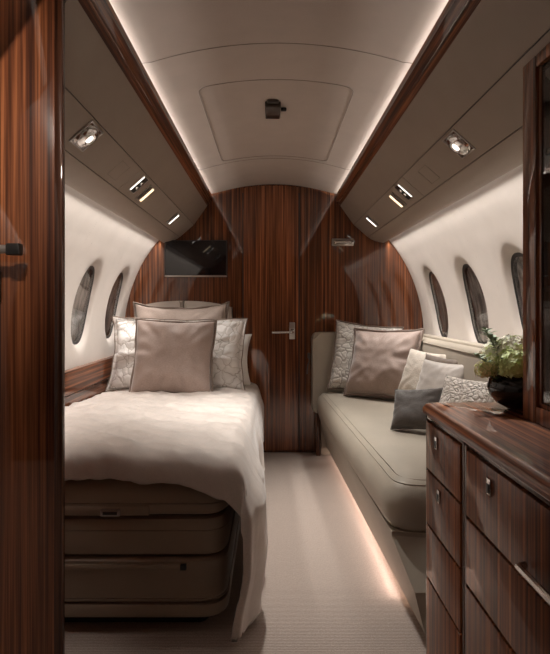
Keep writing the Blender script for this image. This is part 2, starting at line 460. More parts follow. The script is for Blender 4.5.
# ------------------------------------------------------------------ overhead consoles
A0, A1, A2, A3 = (.4785, 1.7675), (.574, 1.632), (.678, 1.541), (.797, 1.5035)
def lerp2(a, b, t): return (a[0] + (b[0] - a[0]) * t, a[1] + (b[1] - a[1]) * t)
def console(side, y0, y1, lab, split):
    t = thing('overhead_console', lab, 'overhead panel', (CX + side * .62, y0, 1.5))
    Mi = Matrix.Translation(-Vector(t.location))
    def part(name, bm, mat, par=t, sm=30):
        bmesh.ops.transform(bm, matrix=Mi, verts=bm.verts); return obj(name, bm, mat, par, smooth=sm)
    g = .0012
    up = [A0, lerp2(A0, A1, .33), lerp2(A0, A1, .66), lerp2(A0, A1, 1 - g / .15)]
    part('upper_panel', extrude_y(bmesh.new(), slab(up, .006, side), y0, y1), 'console')
    sv = [lerp2(A1, A2, .015), lerp2(A1, A2, .985)]
    for a, b in ((y0, split - .0015), (split + .0015, y1)):
        part('service_panel', extrude_y(bmesh.new(), slab(sv, .006, side), a, b), 'console')
    lo = [lerp2(A2, A3, .012), (.705, 1.524), (.735, 1.512), (.765, 1.505), (.788, 1.5015), (.796, 1.5035), (.799, 1.509)]
    part('lower_panel', extrude_y(bmesh.new(), slab(lo, .006, side), y0, y1), 'console', sm=50)
    bk = [(.482, 1.778), (.580, 1.642), (.682, 1.552), (.74, 1.522), (.79, 1.516)]
    part('backing', extrude_y(bmesh.new(), slab(bk, .004, side), y0, y1), 'dark')
    return t, part
def frame_on(side, y, f=.5, off=0):
    """matrix whose local z points out of the service panel into the cabin, local x along the cabin"""
    p = lerp2(A1, A2, f); d = (Vector(A2) - Vector(A1)).normalized()
    n = Vector((-abs(d.y), -abs(d.x)))          # towards cabin (inwards & down), rel side=+1
    Z = Vector((side * n.x, 0, n.y)).normalized(); X = Vector((0, 1, 0)); Y = Z.cross(X)
    m = Matrix((X, Y, Z)).transposed().to_4x4()
    m.translation = Vector((CX + side * p[0], y, p[1])) + Z * off
    return m
sideinfo = {}
for side, split, word in ((-1, 2.17, 'left'), (1, 2.30, 'right')):
    y0 = 1.17 if side < 0 else 1.0
    t, part = console(side, y0, YB, 'taupe overhead console above the ' + ('bed, left of the ceiling vault' if side < 0 else 'sofa, right of the ceiling vault'), split)
    # blank square hatch, drawn as a thin raised outline
    bm = bmesh.new(); Y = 2.02 if side < 0 else 2.08
    m = frame_on(side, Y, .52, .0003)
    for x0, x1, yy0, yy1 in ((-.05, .05, -.04, -.0385), (-.05, .05, .0385, .04), (-.05, -.0485, -.04, .04), (.0485, .05, -.04, .04)): rbox(bm, x0, x1, yy0, yy1, -.001, .0006, mat=m)
    part('hatch_outline', bm, 'seam', sm=0)
    bm = bmesh.new(); extrude_y(bm, [(CX + side * x, z) for x, z in [(.49, 1.76), (.574, 1.642), (.678, 1.552), (.74, 1.522), (.79, 1.516), (.80, 1.53), (.60, 1.765)]], y0 + .002, y0 + .006)
    part('end_cap', bm, 'console', sm=0)

for side, yf in ((-1, .98), (1, .58)):
    w = 'left' if side < 0 else 'right'
    area('cove_light_forward_' + w, (CX + side * .8105, (yf - .74) / 2, 1.520), (0, side * -.38, 0), .010, yf + .74, 3, (1, .92, .86), 112)
    up = [A0, lerp2(A0, A1, .5), A1, A2, (.705, 1.524), (.765, 1.505), A3]
    struct(obj('trim_8' if side < 0 else 'trim_9', extrude_y(bmesh.new(), slab(up, .008, side), -.74, yf), 'console', smooth=50))
def lamp(kind, side, y, f, lab, s=1.0, lit='lamp'):
    m = frame_on(side, y, f, .0005)
    t = thing('reading_light', lab, 'reading light', m.to_translation(), m.to_euler(), 'recessed reading lights in the overhead consoles')
    W = .041 * s; H = .036 * s
    if kind == 'big':
        bm = bmesh.new()
        for a in ((-W, W, -H, -H + .005), (-W, W, H - .005, H), (-W, -W + .005, -H, H), (W - .005, W, -H, H)): rbox(bm, *a, 0, .004, bev=.001)
        obj('frame', bm, 'steel', t)
        obj('housing', B(-W + .004, W - .004, -H + .004, H - .004, 0, .0012), 'chrome', t)
        bm = bmesh.new(); lathe(bm, [(.032 * s, 0), (.032 * s, .006), (.028 * s, .012), (.016 * s, .017), (.011 * s, .012), (.001, .011)], 28, (0, 0, .001)); obj('reflector', bm, 'chrome', t)
        bm = bmesh.new(); lathe(bm, [(.0105 * s, .0), (.0105 * s, .0145), (.006 * s, .0165), (.001, .017)], 24, (.0, .0, .001)); obj('lens', bm, lit, t)
    else:
        W, H = .030 * s, .036 * s
        bm = bmesh.new()
        for a in ((-W, W, -H, -H + .004), (-W, W, H - .004, H), (-W, -W + .004, -H, H), (W - .004, W, -H, H)): rbox(bm, *a, 0, .003, bev=.0008)
        obj('frame', bm, 'steel', t)
        obj('housing', B(-W + .003, W - .003, -H + .003, H - .003, 0, .0015), 'black' if kind == 'knob' else 'steel', t)
        if kind == 'knob':
            for yy in (-.015, .012): obj('knob', lathe(bmesh.new(), [(.010, 0), (.010, .008), (.007, .011), (.001, .0115)], 20, (0, yy, .001)), 'chrome', t)
            obj('lens', B(-W + .006, -W + .014, -H + .006, H - .006, .001, .005, bev=.001), lit, t)
        else:
            obj('reflector', B(-.012, .000, -H + .005, H - .005, .001, .007, bev=.002), 'chrome', t)
            obj('lens', B(.003, W - .006, -H + .006, H - .006, .001, .006, bev=.0015), lit, t)
    return t
for side, ys in ((-1, (1.64, 2.285, 2.435, 3.12)), (1, (1.72, 2.43, 2.58, 3.22))):
    w = 'left' if side < 0 else 'right'
    lamp('big', side, ys[0], .42, 'large square chrome reading light nearest the camera in the %s overhead console' % w, 1.35)
    lamp('knob', side, ys[1], .42, 'dark twin-knob light in the middle of the %s overhead console, nearer of its pair' % w, 1.35, 'lamp')
    lamp('slot', side, ys[2], .5, 'warm glowing rectangular light in the middle of the %s overhead console, farther of its pair' % w, 1.35, 'lamp_w')
    lamp('slot', side, ys[3], .5, 'small slotted light at the bulkhead end of the %s overhead console' % w, 1.3, 'lamp')

# ------------------------------------------------------------------ light strips (real LED strips in coves)
WH = (1, .945, .89)
K = dict(ceil=9.5, wall=8.2, floor=1.0)
for side in (-1, 1):
    w = 'left' if side < 0 else 'right'
    # ceiling cove
    st = tag(obj('light_strip', B(CX + side * .532 - .006, CX + side * .532 + .006, -.74, YB - .01, 1.793, 1.797), 'led', smooth=0),
             'white cove light strip behind the %s wood valance at the ceiling edge' % w, 'light strip', 'cove light strips')
    a = area('cove_light_ceiling_' + w, (CX + side * .530, (YB - .75) / 2, 1.803), (0, 0, 0), .012, YB + .70, K['ceil'], WH)
    aim(a, (-side * .35, 0, 1)); 
    # make length run along the cabin
    a.rotation_euler = (math.pi, side * -.35, 0); 
    st = tag(obj('light_strip', B(CX + side * .810 - .004, CX + side * .810 + .004, 1.20, YB - .01, 1.522, 1.525), 'led', smooth=0),
             'white cove light strip under the %s overhead console above the windows' % w, 'light strip', 'cove light strips')
    a = area('cove_light_wall_' + w, (CX + side * .8105, (YB + 1.2) / 2, 1.520), (0, side * -.38, 0), .010, YB - 1.22, K['wall'], WH, 78)

# ------------------------------------------------------------------ ceiling fixture
t = thing('ceiling_fixture', 'small dark grey box with side knob on the ceiling vault centre', 'fixture', (CX - .012, 2.24, ceilz(0) - .001))
obj('housing', B(-.034, .034, -.075, .075, -.022, 0, bev=.004), 'grey', t)
obj('face', B(-.028, .028, -.082, .010, -.030, -.020, bev=.002), 'grey', t)
obj('recess', B(-.030, .028, .018, .066, -.0235, -.015), 'black', t)
obj('lip', B(-.024, .024, -.098, -.078, -.014, -.002, bev=.003), 'grey', t)
obj('knob', B(.036, .060, -.012, .008, -.014, -.002, bev=.003), 'black', t)
for q in t.children:
    pass

# ------------------------------------------------------------------ TV and bulkhead light
t = thing('television', 'flat black wall television on the bulkhead above the headboard', 'television', (-.537, YB, 1.255))
bm = B(-.222, .222, -.030, 0, 0, .262, bev=.004); obj('housing', bm, 'black', t)
obj('screen', B(-.214, .214, -.0315, -.029, .014, .254), 'screen', t, smooth=0)
obj('bottom_bezel', B(-.220, .220, -.034, -.028, .001, .010, bev=.001), 'steel', t)
t = thing('wall_light', 'small chrome bar light on the bulkhead below the right overhead console', 'wall light', (.515, YB, 1.505))
obj('plate', B(-.078, .078, -.012, 0, -.026, .026, bev=.004), 'steel', t)
bm = tube(bmesh.new(), [(-.052, -.028, 0), (.056, -.028, 0)], .010, 12); rbox(bm, -.066, -.048, -.030, -.010, -.012, .012, bev=.002); rbox(bm, .052, .068, -.030, -.010, -.012, .012, bev=.002)
obj('bar', bm, 'chrome', t)
obj('lens', B(-.040, .045, -.0395, -.036, -.004, .005), 'chrome', t)

# ------------------------------------------------------------------ bed
BX0, BX1, BY0, BY1 = -1.008, -.136, 1.60, 3.52
bed = thing('bed', 'single bed with brown leather drawer base, left of the aisle', 'bed', (0, 0, 0))
bc = rect(BX0, BX1, BY0, BY1); br = [.06, .085, .02, .02]
obj('upper_base', stack(bc, br, [(.03, .377), (.012, .380), (.003, .388), (.0, .400), (.0, .416), (.0035, .418), (.0, .420), (.004, .45), (.012, .478), (.022, .490), (.05, .492)], 8), 'leather_bed', bed)
obj('middle_base', stack(bc, br, [(.03, .250), (.012, .252), (.005, .262), (.004, .30), (.004, .329), (.0075, .331), (.004, .333), (.006, .350), (.012, .364), (.03, .369)], 8), 'leather_bed', bed)
obj('lower_base', stack(bc, br, [(.03, .100), (.012, .101), (.007, .106), (.006, .112), (.009, .114), (.006, .117), (.005, .20), (.006, .233), (.014, .241), (.03, .243)], 8), 'leather_bed', bed)
obj('base_rim', stack(bc, br, [(.04, .048), (.014, .050), (.004, .060), (.002, .085), (.006, .094), (.03, .097)], 8), 'leather_bed', bed)
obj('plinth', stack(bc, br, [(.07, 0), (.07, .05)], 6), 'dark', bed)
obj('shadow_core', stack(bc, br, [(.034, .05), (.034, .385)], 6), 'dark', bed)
obj('mattress', stack(rect(BX0, BX1 - .004, BY0 + .015, BY1), .07, [(.012, .4925), (0, .496), (0, .500), (.012, .504), (.04, .506)], 6), 'sheet', bed)
l = obj('latch', B(-.537, -.476, 1.590, 1.604, .381, .402, bev=.002), 'steel', bed)
obj('catch', B(-.529, -.484, 1.588, 1.592, .386, .396, bev=.001), 'black', l)
obj('flap', B(-.99, -.385, 1.5965, 1.602, .3815, .412, bev=.001), 'leather_bed', bed)
pl_ = obj('drawer_pull', B(-.99, -.285, 1.596, 1.607, .212, .226, bev=.003), 'leather_bed', bed)
obj('pull_end', B(-.287, -.268, 1.594, 1.607, .209, .227, bev=.002), 'black', pl_)
for xa, xb in ((-.955, -.615), (-.607, -.275)):
    bm = bmesh.new(); N = 14
    pts = []
    for k in range(N + 1):
        x = xa + (xb - xa) * k / N; q = (x + .611) / .345
        pts.append((x, 1.083 - .05 * abs(q) ** 2.4))
    poly = [(xa, .50)] + pts + [(xb, .50)]
    extrude_y(bm, poly, 3.52, 3.61)
    bmesh.ops.bevel(bm, geom=[e for e in bm.edges if abs(e.verts[0].co.y - e.verts[1].co.y) < 1e-5], offset=.018, segments=3, affect='EDGES', clamp_overlap=True)
    obj('headboard_pad', bm, 'head', bed, smooth=50)

# duvet: draped sheet that falls over the foot edge and down the aisle side
def roll(d, r):
    if d <= 0: return 0, 0
    q = r * math.pi / 2
    if d < q: a = d / r; return r * math.sin(a), r * (1 - math.cos(a))
    return r, r + d - q
bm = bmesh.new(); NU, NV = 210, 230
W0 = -1.006; XR = -.155; TOP = .552
grid = []
for i in range(NU + 1):
    row = []
    a = (i / NU) * (XR - W0 + .60); d = a - (XR - W0)
    for j in range(NV + 1):
        tj = j / NV
        emax = .118 + .045 * sstep(-.14, .03, d) + .06 * sstep(0, .1, d)
        L = 3.44 - 1.64; full = L + emax
        vv = tj * full; e = vv - L
        ox, dx = roll(d, .075); oy, dy = roll(e, .075)
        x = W0 + min(a, XR - W0) + ox; y = 1.64 - oy if e > 0 else 3.44 - vv
        dd = (dx ** 3 + dy ** 3) ** (1 / 3)
        z = TOP - .038 * sstep(1.9, 3.1, y) - dd
        s = sstep(.03, .16, dx)
        if e > 0 and s > 0:
            # the corner folds round in front of the bed foot
            x -= s * min(e, .16) * .40; y -= s * .02 + s * .25 * min(e, .08)
        near = sstep(2.6, 1.6, y)
        x += s * (.010 + .040 * near * sstep(0, .15, dx) - .030 * near * sstep(.3, .52, dx))
        # vertical hanging folds down the side
        fold = math.sin(y * 19 + 1.3 * math.sin(y * 7) + dx * 2.2) * .5 + math.sin(y * 41 + 2) * .25
        x += s * fold * .020 * sstep(.02, .4, dx)
        # rumples on top
        p = Vector((x * 2.6, y * 2.0, z)); q = Vector((x * 6 + y * 3.0, y * 4.0 - x * 4, 3.1))
        rum = noise.noise(p) * .016 + (1 - abs(noise.noise(q)) * 2) * .009 + (1 - abs(noise.noise(q * 2.3)) * 2) * .004
        fl = Vector((x * 2.2 + y * 1.2, y * 9 + math.sin(x * 4 + y) * 1.2 - x * 3.5 * sstep(-.7, -.1, x), 7.7))
        rum += (.5 - abs(noise.noise(fl)) * 1.6) * .013 + (.4 - abs(noise.noise(fl * 1.9))) * .009 + (.4 - abs(noise.noise(fl * 4.3))) * .003
        topf = 1 - sstep(.02, .12, dx)
        z += (rum + .004) * topf * (1 - .5 * sstep(.02, .08, dy))
        y += rum * .8 * sstep(.02, .08, dy) * topf
        x += rum * 1.0 * s
        # soft crown of the quilt
        z += .020 * topf * (1 - sstep(0, .12, dy)) * math.sin(math.pi * min(1, max(0, (a / (XR - W0))))) ** .6
        z = max(z, .014 + .012 * noise.noise(Vector((y * 5, x * 5, 0))) ** 2)
        if s > .5: z = max(z, .04 + .10 * sstep(2.0, 3.3, y))
        row.append(bm.verts.new((x, y, z)))
    grid.append(row)
for i in range(NU):
    for j in range(NV):
        bm.faces.new((grid[i][j], grid[i + 1][j], grid[i + 1][j + 1], grid[i][j + 1]))
du = obj('duvet', bm, 'duvet', smooth=180)
md = du.modifiers.new('thick', 'SOLIDIFY'); md.thickness = .010; md.offset = -1
tag(du, 'pale satin duvet draped over the bed and hanging to the carpet on the aisle side', 'duvet')

# ------------------------------------------------------------------ pillows
def pillow(name, w, h, t, mat, label, cat, loc, rot, seed=0, pinch=.07, wr=.020, pipe=None, pr=.0055, group=None, n=30, flange=0, sag=.12, top_sag=0):
    wr *= min(1, w / .42) ** 1.5
    rnd = random.Random(seed); so = Vector((seed * 3.7, seed * 1.3, 0))
    bm = bmesh.new(); F = {}; Bk = {}
    def shape(u, v):
        x = w / 2 * u * (1 - pinch * (1 - v * v)); z = h / 2 * v * (1 - pinch * (1 - u * u))
        if top_sag and v > 0: z -= top_sag * v * (1 - abs(u) ** 3)
        fu = max(0, 1 - abs(u) ** 3.2); fv = max(0, 1 - abs(v) ** 3.2)
        T = t / 2 * (fu * fv) ** .5 * (1 - sag * v)
        return x, z, T
    def wob(u, v, s):
        p = Vector((u * 1.5, v * 1.5, s * 2)) + so
        r = math.hypot(u, v) + 1e-6; ang = math.atan2(v, u)
        rad = noise.noise(Vector((math.cos(ang) * 4, math.sin(ang) * 4, s)) + so) * sstep(.35, .9, r)
        return noise.noise(p) * .9 + rad * .9 + noise.noise(p * 3) * .35
    for i in range(n + 1):
        for j in range(n + 1):
            u = math.sin((i / n - .5) * math.pi) * .35 + (i / n * 2 - 1) * .65; v = math.sin((j / n - .5) * math.pi) * .35 + (j / n * 2 - 1) * .65
            x, z, T = shape(u, v)
            edge = i in (0, n) or j in (0, n)
            k = min(1, T / (t * .22)) if t else 0
            if edge:
                vv = bm.verts.new((x, 0, z)); F[i, j] = Bk[i, j] = vv
            else:
                F[i, j] = bm.verts.new((x, -T + wr * wob(u, v, 0) * k, z)); Bk[i, j] = bm.verts.new((x, T + wr * wob(u, v, 5) * k, z))
    for i in range(n):
        for j in range(n):
            bm.faces.new((F[i, j], F[i + 1, j], F[i + 1, j + 1], F[i, j + 1]))
            bm.faces.new((Bk[i, j], Bk[i, j + 1], Bk[i + 1, j + 1], Bk[i + 1, j]))
    border = [F[i, 0].co.copy() for i in range(n)] + [F[n, j].co.copy() for j in range(n)] + [F[i, n].co.copy() for i in range(n, 0, -1)] + [F[0, j].co.copy() for j in range(n, 0, -1)]
    o = obj(name, bm, mat, smooth=180, loc=loc, rot=rot)
    tag(o, label, cat, group)
    if pipe:
        if flange:
            fb = bmesh.new(); out = []
            for p in border:
                q = p.copy(); q.x += math.copysign(flange, p.x) * min(1, abs(p.x) / (w * .36)) ** 2; q.z += math.copysign(flange, p.z) * min(1, abs(p.z) / (h * .36)) ** 2; q.y += .012 * noise.noise(q * 14 + so); q.x += .006 * noise.noise(q * 11 - so); q.z += .008 * noise.noise(q * 9 + so); out.append(q)
            a = [fb.verts.new(p + Vector((0, -.002, 0))) for p in border]; b = [fb.verts.new(p) for p in out]; c = [fb.verts.new(p + Vector((0, .002, 0))) for p in border]
            N = len(border)
            for k in range(N):
                fb.faces.new((a[k], a[(k + 1) % N], b[(k + 1) % N], b[k])); fb.faces.new((b[k], b[(k + 1) % N], c[(k + 1) % N], c[k]))
            fl = obj('flange', fb, mat, o, smooth=60); fl['label'] = 'flat fabric border'
            tube_b = out
        else: tube_b = border
        bm = tube(bmesh.new(), tube_b, pr, 7, True); pp = obj('piping', bm, pipe, o, smooth=60)
    return o
BG = 'pillows at the head of the bed'
pillow('pillow', .64, .44, .15, 'beige', 'beige piped pillow at the very back, leaning on the headboard', 'pillow', (-.612, 3.41, .850), (R(-9), 0, 0), 3, pipe='pipe', group=BG, top_sag=.028, flange=.006)
pillow('pillow', .84, .34, .17, 'sheet', 'plain white sleeping pillow peeking out behind the crackle-patterned one at right', 'pillow', (-.545, 3.29, .70), (R(-18), 0, 0), 5, wr=.014, group=BG)
pillow('pillow', .82, .44, .17, 'crack', 'wide white pillow with brown crackle lines, behind the taupe bed cushion', 'pillow', (-.578, 3.15, .745), (R(-14), R(1), 0), 8, wr=.030, pipe='pipe', pr=.003, group=BG, flange=.018, n=40)
pillow('cushion', .475, .455, .19, 'taupe', 'square taupe cushion with brown piping at the front of the bed pillows', 'cushion', (-.572, 2.97, .742), (R(-15), R(1.5), 0), 12, pipe='pipe', pr=.006, flange=.006, group=BG, n=36)

# ------------------------------------------------------------------ sofa
def sx(y, far, near): return far + (3.45 - y) / 1.83 * (near - far)
SY0, SY1 = 1.64, 3.50
sofa = thing('sofa', 'long taupe leather sofa along the right sidewall', 'sofa', (0, 0, 0))
seatc = [(sx(SY0, .305, .385), SY0), (.93, SY0), (.93, SY1), (sx(SY1, .305, .385), SY1)]
prof = [(.050, .288), (.030, .294), (.014, .312), (.004, .340), (.0, .375), (.004, .405), (.016, .432), (.036, .452), (.065, .464), (.10, .469), (.15, .472), (.22, .474)]
seat = obj('seat_cushion', stack(seatc, [.10, .03, .03, .09], prof, 8), 'leather', sofa, smooth=60)
pts = [(p.x, p.y, .4500) for p in round_poly(inset_poly(seatc, .034), [.08, .02, .02, .07], 8)]
obj('piping', tube(bmesh.new(), pts, .0022, 6, True), 'leather', seat, smooth=60)
pts = [(p.x, p.y, .4605) for p in round_poly(inset_poly(seatc, .055), [.08, .02, .02, .05], 8)]
obj('stitching', tube(bmesh.new(), pts, .0010, 6, True), 'seam', seat, smooth=60)
basec = [(sx(SY0, .33, .40), SY0 + .02), (.95, SY0 + .02), (.95, SY1 + .05), (sx(SY1, .33, .40), SY1 + .05)]
bm = bmesh.new()
# panelled base: leans back towards the floor
rg = []
for k, (z, da) in enumerate([(.30, 0), (.285, 0), (.17, .035), (.06, .062), (.045, .066), (.045, .10)]):
    rg.append([bm.verts.new((sx(y, .335, .400) + da, y, z)) for y in (SY0 - (-.03 if z > .2 else .10), 2.2, 2.8, SY1 + .08)] + [bm.verts.new((.95, y, z)) for y in (SY1 + .08, SY0 - (.04 if z > .2 else .10))])
for A, Bq in zip(rg, rg[1:]):
    for k in range(6): bm.faces.new((A[k], A[(k + 1) % 6], Bq[(k + 1) % 6], Bq[k]))
bm.faces.new(rg[0]); bm.faces.new(rg[-1])
obj('base', bm, 'leather', sofa, smooth=30)
obj('plinth', stack([(.53, SY0 + .06), (.93, SY0 + .06), (.93, SY1), (.50, SY1)], .01, [(0, 0), (0, .05)]), 'dark', sofa)
# seat back along the wall and raised far arm
bm = bmesh.new()
pf = [(.905, .46), (.895, .50), (.905, .66), (.918, .80), (.925, .832), (.940, .845), (.975, .848), (1.00, .842), (1.012, .82), (1.02, .46)]
extrude_y(bm, pf, SY0 + .02, SY1 + .02); bk_ = obj('backrest', bm, 'leather', sofa, smooth=50)
obj('piping', tube(bmesh.new(), [(.921, SY0 + .02, .826), (.921, SY1, .826)], .003, 6), 'leather', bk_)
obj('ledge', B(1.022, 1.092, SY0 + .02, YB - .01, .80, .852, bev=.008), 'leather', sofa)
armc = [(.285, 3.50), (.99, 3.50), (.99, 3.625), (.285, 3.625)]
arm_b = bmesh.new()
ap = [(p.x, p.y) for p in round_poly([(.288, .31), (1.0, .31), (1.0, .862), (.288, .862)], [.02, .02, .02, .045], 6)]
extrude_y(arm_b, ap, 3.485, 3.62)
bmesh.ops.bevel(arm_b, geom=[e for e in arm_b.edges if abs(e.verts[0].co.y - e.verts[1].co.y) < 1e-5], offset=.02, segments=4, affect='EDGES')
obj('arm', arm_b, 'leather', sofa, smooth=50)
obj('end_panel', B(.315, .345, 3.53, 3.60, .0, .31, bev=.003), 'wood_dark', sofa)
obj('foot', B(.350, .42, 3.56, 3.61, .0, .26, bev=.003), 'leather', sofa)

# LED strip under the sofa
tag(obj('light_strip', B(.492, .499, SY0 + .12, SY1, .036, .040), 'led_w', smooth=0), 'warm floor light strip under the sofa base beside the aisle', 'light strip', 'cove light strips')
a = area('sofa_floor_light', (.466, (SY0 + 3.70) / 2, .036), (0, 0, 0), .012, 1.72, K['floor'], (1, .78, .68))
a.rotation_euler = (0, R(35), R(-1.0))
SG = 'cushions on the sofa'
pillow('cushion', .44, .46, .12, 'crack2', 'cream crackle-patterned cushion with brown edge behind the big taupe sofa cushion', 'cushion', (.630, 3.37, .700), (R(-14), R(6), R(-12)), 21, pipe='pipe', pr=.005, group=SG, flange=.005)
pillow('cushion', .44, .43, .18, 'taupe', 'big square taupe cushion with piping at the far end of the sofa', 'cushion', (.700, 3.16, .690), (R(-22), R(-1), R(-36)), 23, pipe='pipe', pr=.006, group=SG, flange=.012, n=36)
pillow('cushion', .25, .27, .09, 'cream', 'small cream boucle cushion leaning on the sofa back beside the silver one', 'cushion', (.815, 2.72, .675), (R(-22), R(4), R(-52)), 31, group=SG)
pillow('cushion', .26, .30, .07, 'mocha', 'dark brown cushion tucked behind the silver satin cushion', 'cushion', (.850, 2.54, .645), (R(-16), R(3), R(-56)), 37, group=SG)
pillow('cushion', .24, .28, .09, 'satin', 'silver satin cushion standing between the cream and knitted sofa cushions', 'cushion', (.812, 2.46, .645), (R(-26), R(2), R(-50)), 33, group=SG)
pillow('cushion', .225, .20, .11, 'charcoal', 'small charcoal grey cushion lying foremost on the sofa seat', 'cushion', (.665, 2.31, .575), (R(-34), R(-7), R(-34)), 41, group=SG, pipe='charcoal', pr=.003)
pillow('cushion', .24, .25, .10, 'knit', 'cream knitted cushion beside the flower bowl at the near end of the sofa', 'cushion', (.820, 2.14, .620), (R(-26), R(2), R(-48)), 43, group=SG)

# ------------------------------------------------------------------ sideboard
FX = .430
def cabinet(y0, y1, label, rows, latches):
    t = thing('drawer_cabinet', label, 'cabinet', (0, 0, 0))
    bm = bmesh.new(); rbox(bm, FX + .012, 1.06, y0 + .001, y1, .05, .742)
    for a, b in ((y0 + .001, y0 + .012), (y1 - .014, y1)): rbox(bm, FX, FX + .014, a, b, .05, .742, bev=.002)
    rbox(bm, FX, FX + .014, y0 + .001, y1, .732, .742, bev=.002)
    obj('body', bm, 'wood_dark', t, smooth=30)
    obj('plinth', B(FX + .05, 1.04, y0 + .01, y1 - .01, 0, .05), 'dark', t)
    for k, (z0, z1) in enumerate(rows):
        bm = bmesh.new(); ya, yb = y0 + .015, y1 - .017
        rbox(bm, FX - .004, FX + .011, ya, yb, z0, z1, bev=.0025, seg=2)
        d = obj('drawer', bm, 'wood_front', t, smooth=35)
        if k in latches:
            yy, zz, lw = latches[k]
            h = obj('latch', B(FX - .008, FX - .003, yy - lw * .8, yy + lw * .8, zz - .016, zz + .016, bev=.0012), 'chrome', d)
            obj('button', B(FX - .0095, FX - .007, yy - lw * .55, yy + lw * .55, zz - .012, zz + .006, bev=.001), 'black', h)
    return t
cabinet(1.127, 1.405, 'glossy wood drawer cabinet at the far end of the sideboard, next to the sofa', [(.600, .728), (.452, .594), (.306, .446), (.062, .300)], {0: (1.302, .690, .012), 1: (1.282, .560, .012)})
t = cabinet(.62, 1.126, 'wide glossy wood drawer cabinet in the right foreground under the display cabinet', [(.585, .728), (.436, .579), (.062, .430)], {0: (.985, .690, .012)})
obj('bar_handle', tube(bmesh.new(), [(FX - .008, .84, .612), (FX - .022, .835, .612), (FX - .022, .70, .612), (FX - .008, .695, .612)], .006, 8), 'chrome', t)
bm = bmesh.new()
ct = [(FX - .016, .60), (1.07, .60), (1.07, 1.418), (FX - .016, 1.418)]
stack(ct, [.01, .01, .01, .045], [(.016, .7425), (.010, .744), (.008, .750), (.0, .753), (-.001, .760), (.002, .768), (.008, .774), (.018, .776)], 8, bm)
tag(obj('countertop', bm, 'wood_top', smooth=40), 'glossy reflective striped wood worktop under the flower bowl', 'worktop')

# display cabinet on the worktop
t = thing('display_cabinet', 'tall dark wood cabinet with glass front standing on the worktop at right', 'cabinet', (0, 0, .776))
hy0, hy1, hx, hz = .62, 1.205, .598, .835
def hp_(name, *a, mat='wood_dark', bev=.002, par=t): return obj(name, B(*a, bev=bev), mat, par, smooth=30)
bm = bmesh.new()
rbox(bm, hx + .02, 1.02, hy1 - .012, hy1, 0, hz); rbox(bm, hx + .02, 1.02, hy0, hy0 + .012, 0, hz); rbox(bm, 1.0, 1.02, hy0, hy1, 0, hz)
rbox(bm, hx + .02, 1.02, hy0, hy1, 0, .018); rbox(bm, hx + .02, 1.02, hy0, hy1, hz - .02, hz)
obj('body', bm, 'wood_dark', t, smooth=0)
bm = bmesh.new()
rbox(bm, hx, hx + .022, hy1 - .060, hy1, 0, hz, bev=.004); rbox(bm, hx, hx + .022, hy0, hy0 + .06, 0, hz, bev=.004)
rbox(bm, hx, hx + .022, hy0 + .06, hy1 - .060, 0, .040, bev=.004); rbox(bm, hx, hx + .022, hy0 + .06, hy1 - .06, hz - .03, hz, bev=.004)
rbox(bm, hx + .008, hx + .02, hy1 - .070, hy1 - .058, .036, hz - .03, bev=.002); rbox(bm, hx + .008, hx + .02, hy0 + .06, hy1 - .06, .036, .048, bev=.002)
fr = obj('door', bm, 'wood_y' if False else 'wood', t, smooth=30)
obj('glass_pane', B(hx + .010, hx + .013, hy0 + .055, hy1 - .065, .040, hz - .03), 'glass', fr, smooth=0)
for z in (.30, .62): hp_('shelf', hx + .05, 1.0, hy0 + .014, hy1 - .014, z, z + .015)

# ------------------------------------------------------------------ flower bowl
VX, VY, VZ = .655, 1.318, .776
v = thing('flower_bowl', 'round glossy black bowl holding hydrangeas on the worktop', 'bowl', (VX, VY, VZ))
obj('bowl', lathe(bmesh.new(), [(r_ * .90, z_ * .88) for r_, z_ in [(.035, 0), (.045, .002), (.072, .016), (.090, .040), (.0955, .062), (.090, .084), (.076, .100), (.070, .101), (.074, .094), (.084, .078), (.088, .062), (.082, .042), (.060, .018), (.01, .012)]], 48), 'vase', v, smooth=60)
rnd = random.Random(4)
def floret(bm, c, nrm, s):
    nrm = nrm.normalized(); ref = Vector((0, 0, 1)) if abs(nrm.z) < .9 else Vector((1, 0, 0))
    a = nrm.cross(ref).normalized(); b = nrm.cross(a); th = rnd.random() * 6
    a, b = a * math.cos(th) + b * math.sin(th), b * math.cos(th) - a * math.sin(th)
    c0 = bm.verts.new(c)
    for k in range(4):
        t0 = k * math.pi / 2
        d = a * math.cos(t0) + b * math.sin(t0); e = b * math.cos(t0) - a * math.sin(t0)
        p1 = bm.verts.new(c + d * s * .55 + e * s * .42 + nrm * s * .18); p2 = bm.verts.new(c + d * s * 1.0 + nrm * s * .10); p3 = bm.verts.new(c + d * s * .55 - e * s * .42 + nrm * s * .18)
        bm.faces.new((c0, p3, p2, p1))
def leafmesh(bm, p, d, up, L, Wd):
    d = d.normalized(); s = d.cross(up).normalized(); n = s.cross(d)
    prev = None
    for k in range(7):
        t_ = k / 6; w_ = Wd * math.sin(math.pi * min(.98, t_ * .93 + .05)) ** .8
        c = p + d * L * t_ - n * L * .25 * t_ * t_
        row = [bm.verts.new(c - s * w_ + n * w_ * .3), bm.verts.new(c), bm.verts.new(c + s * w_ + n * w_ * .3)]
        if prev:
            bm.faces.new((prev[0], prev[1], row[1], row[0])); bm.faces.new((prev[1], prev[2], row[2], row[1]))
        prev = row
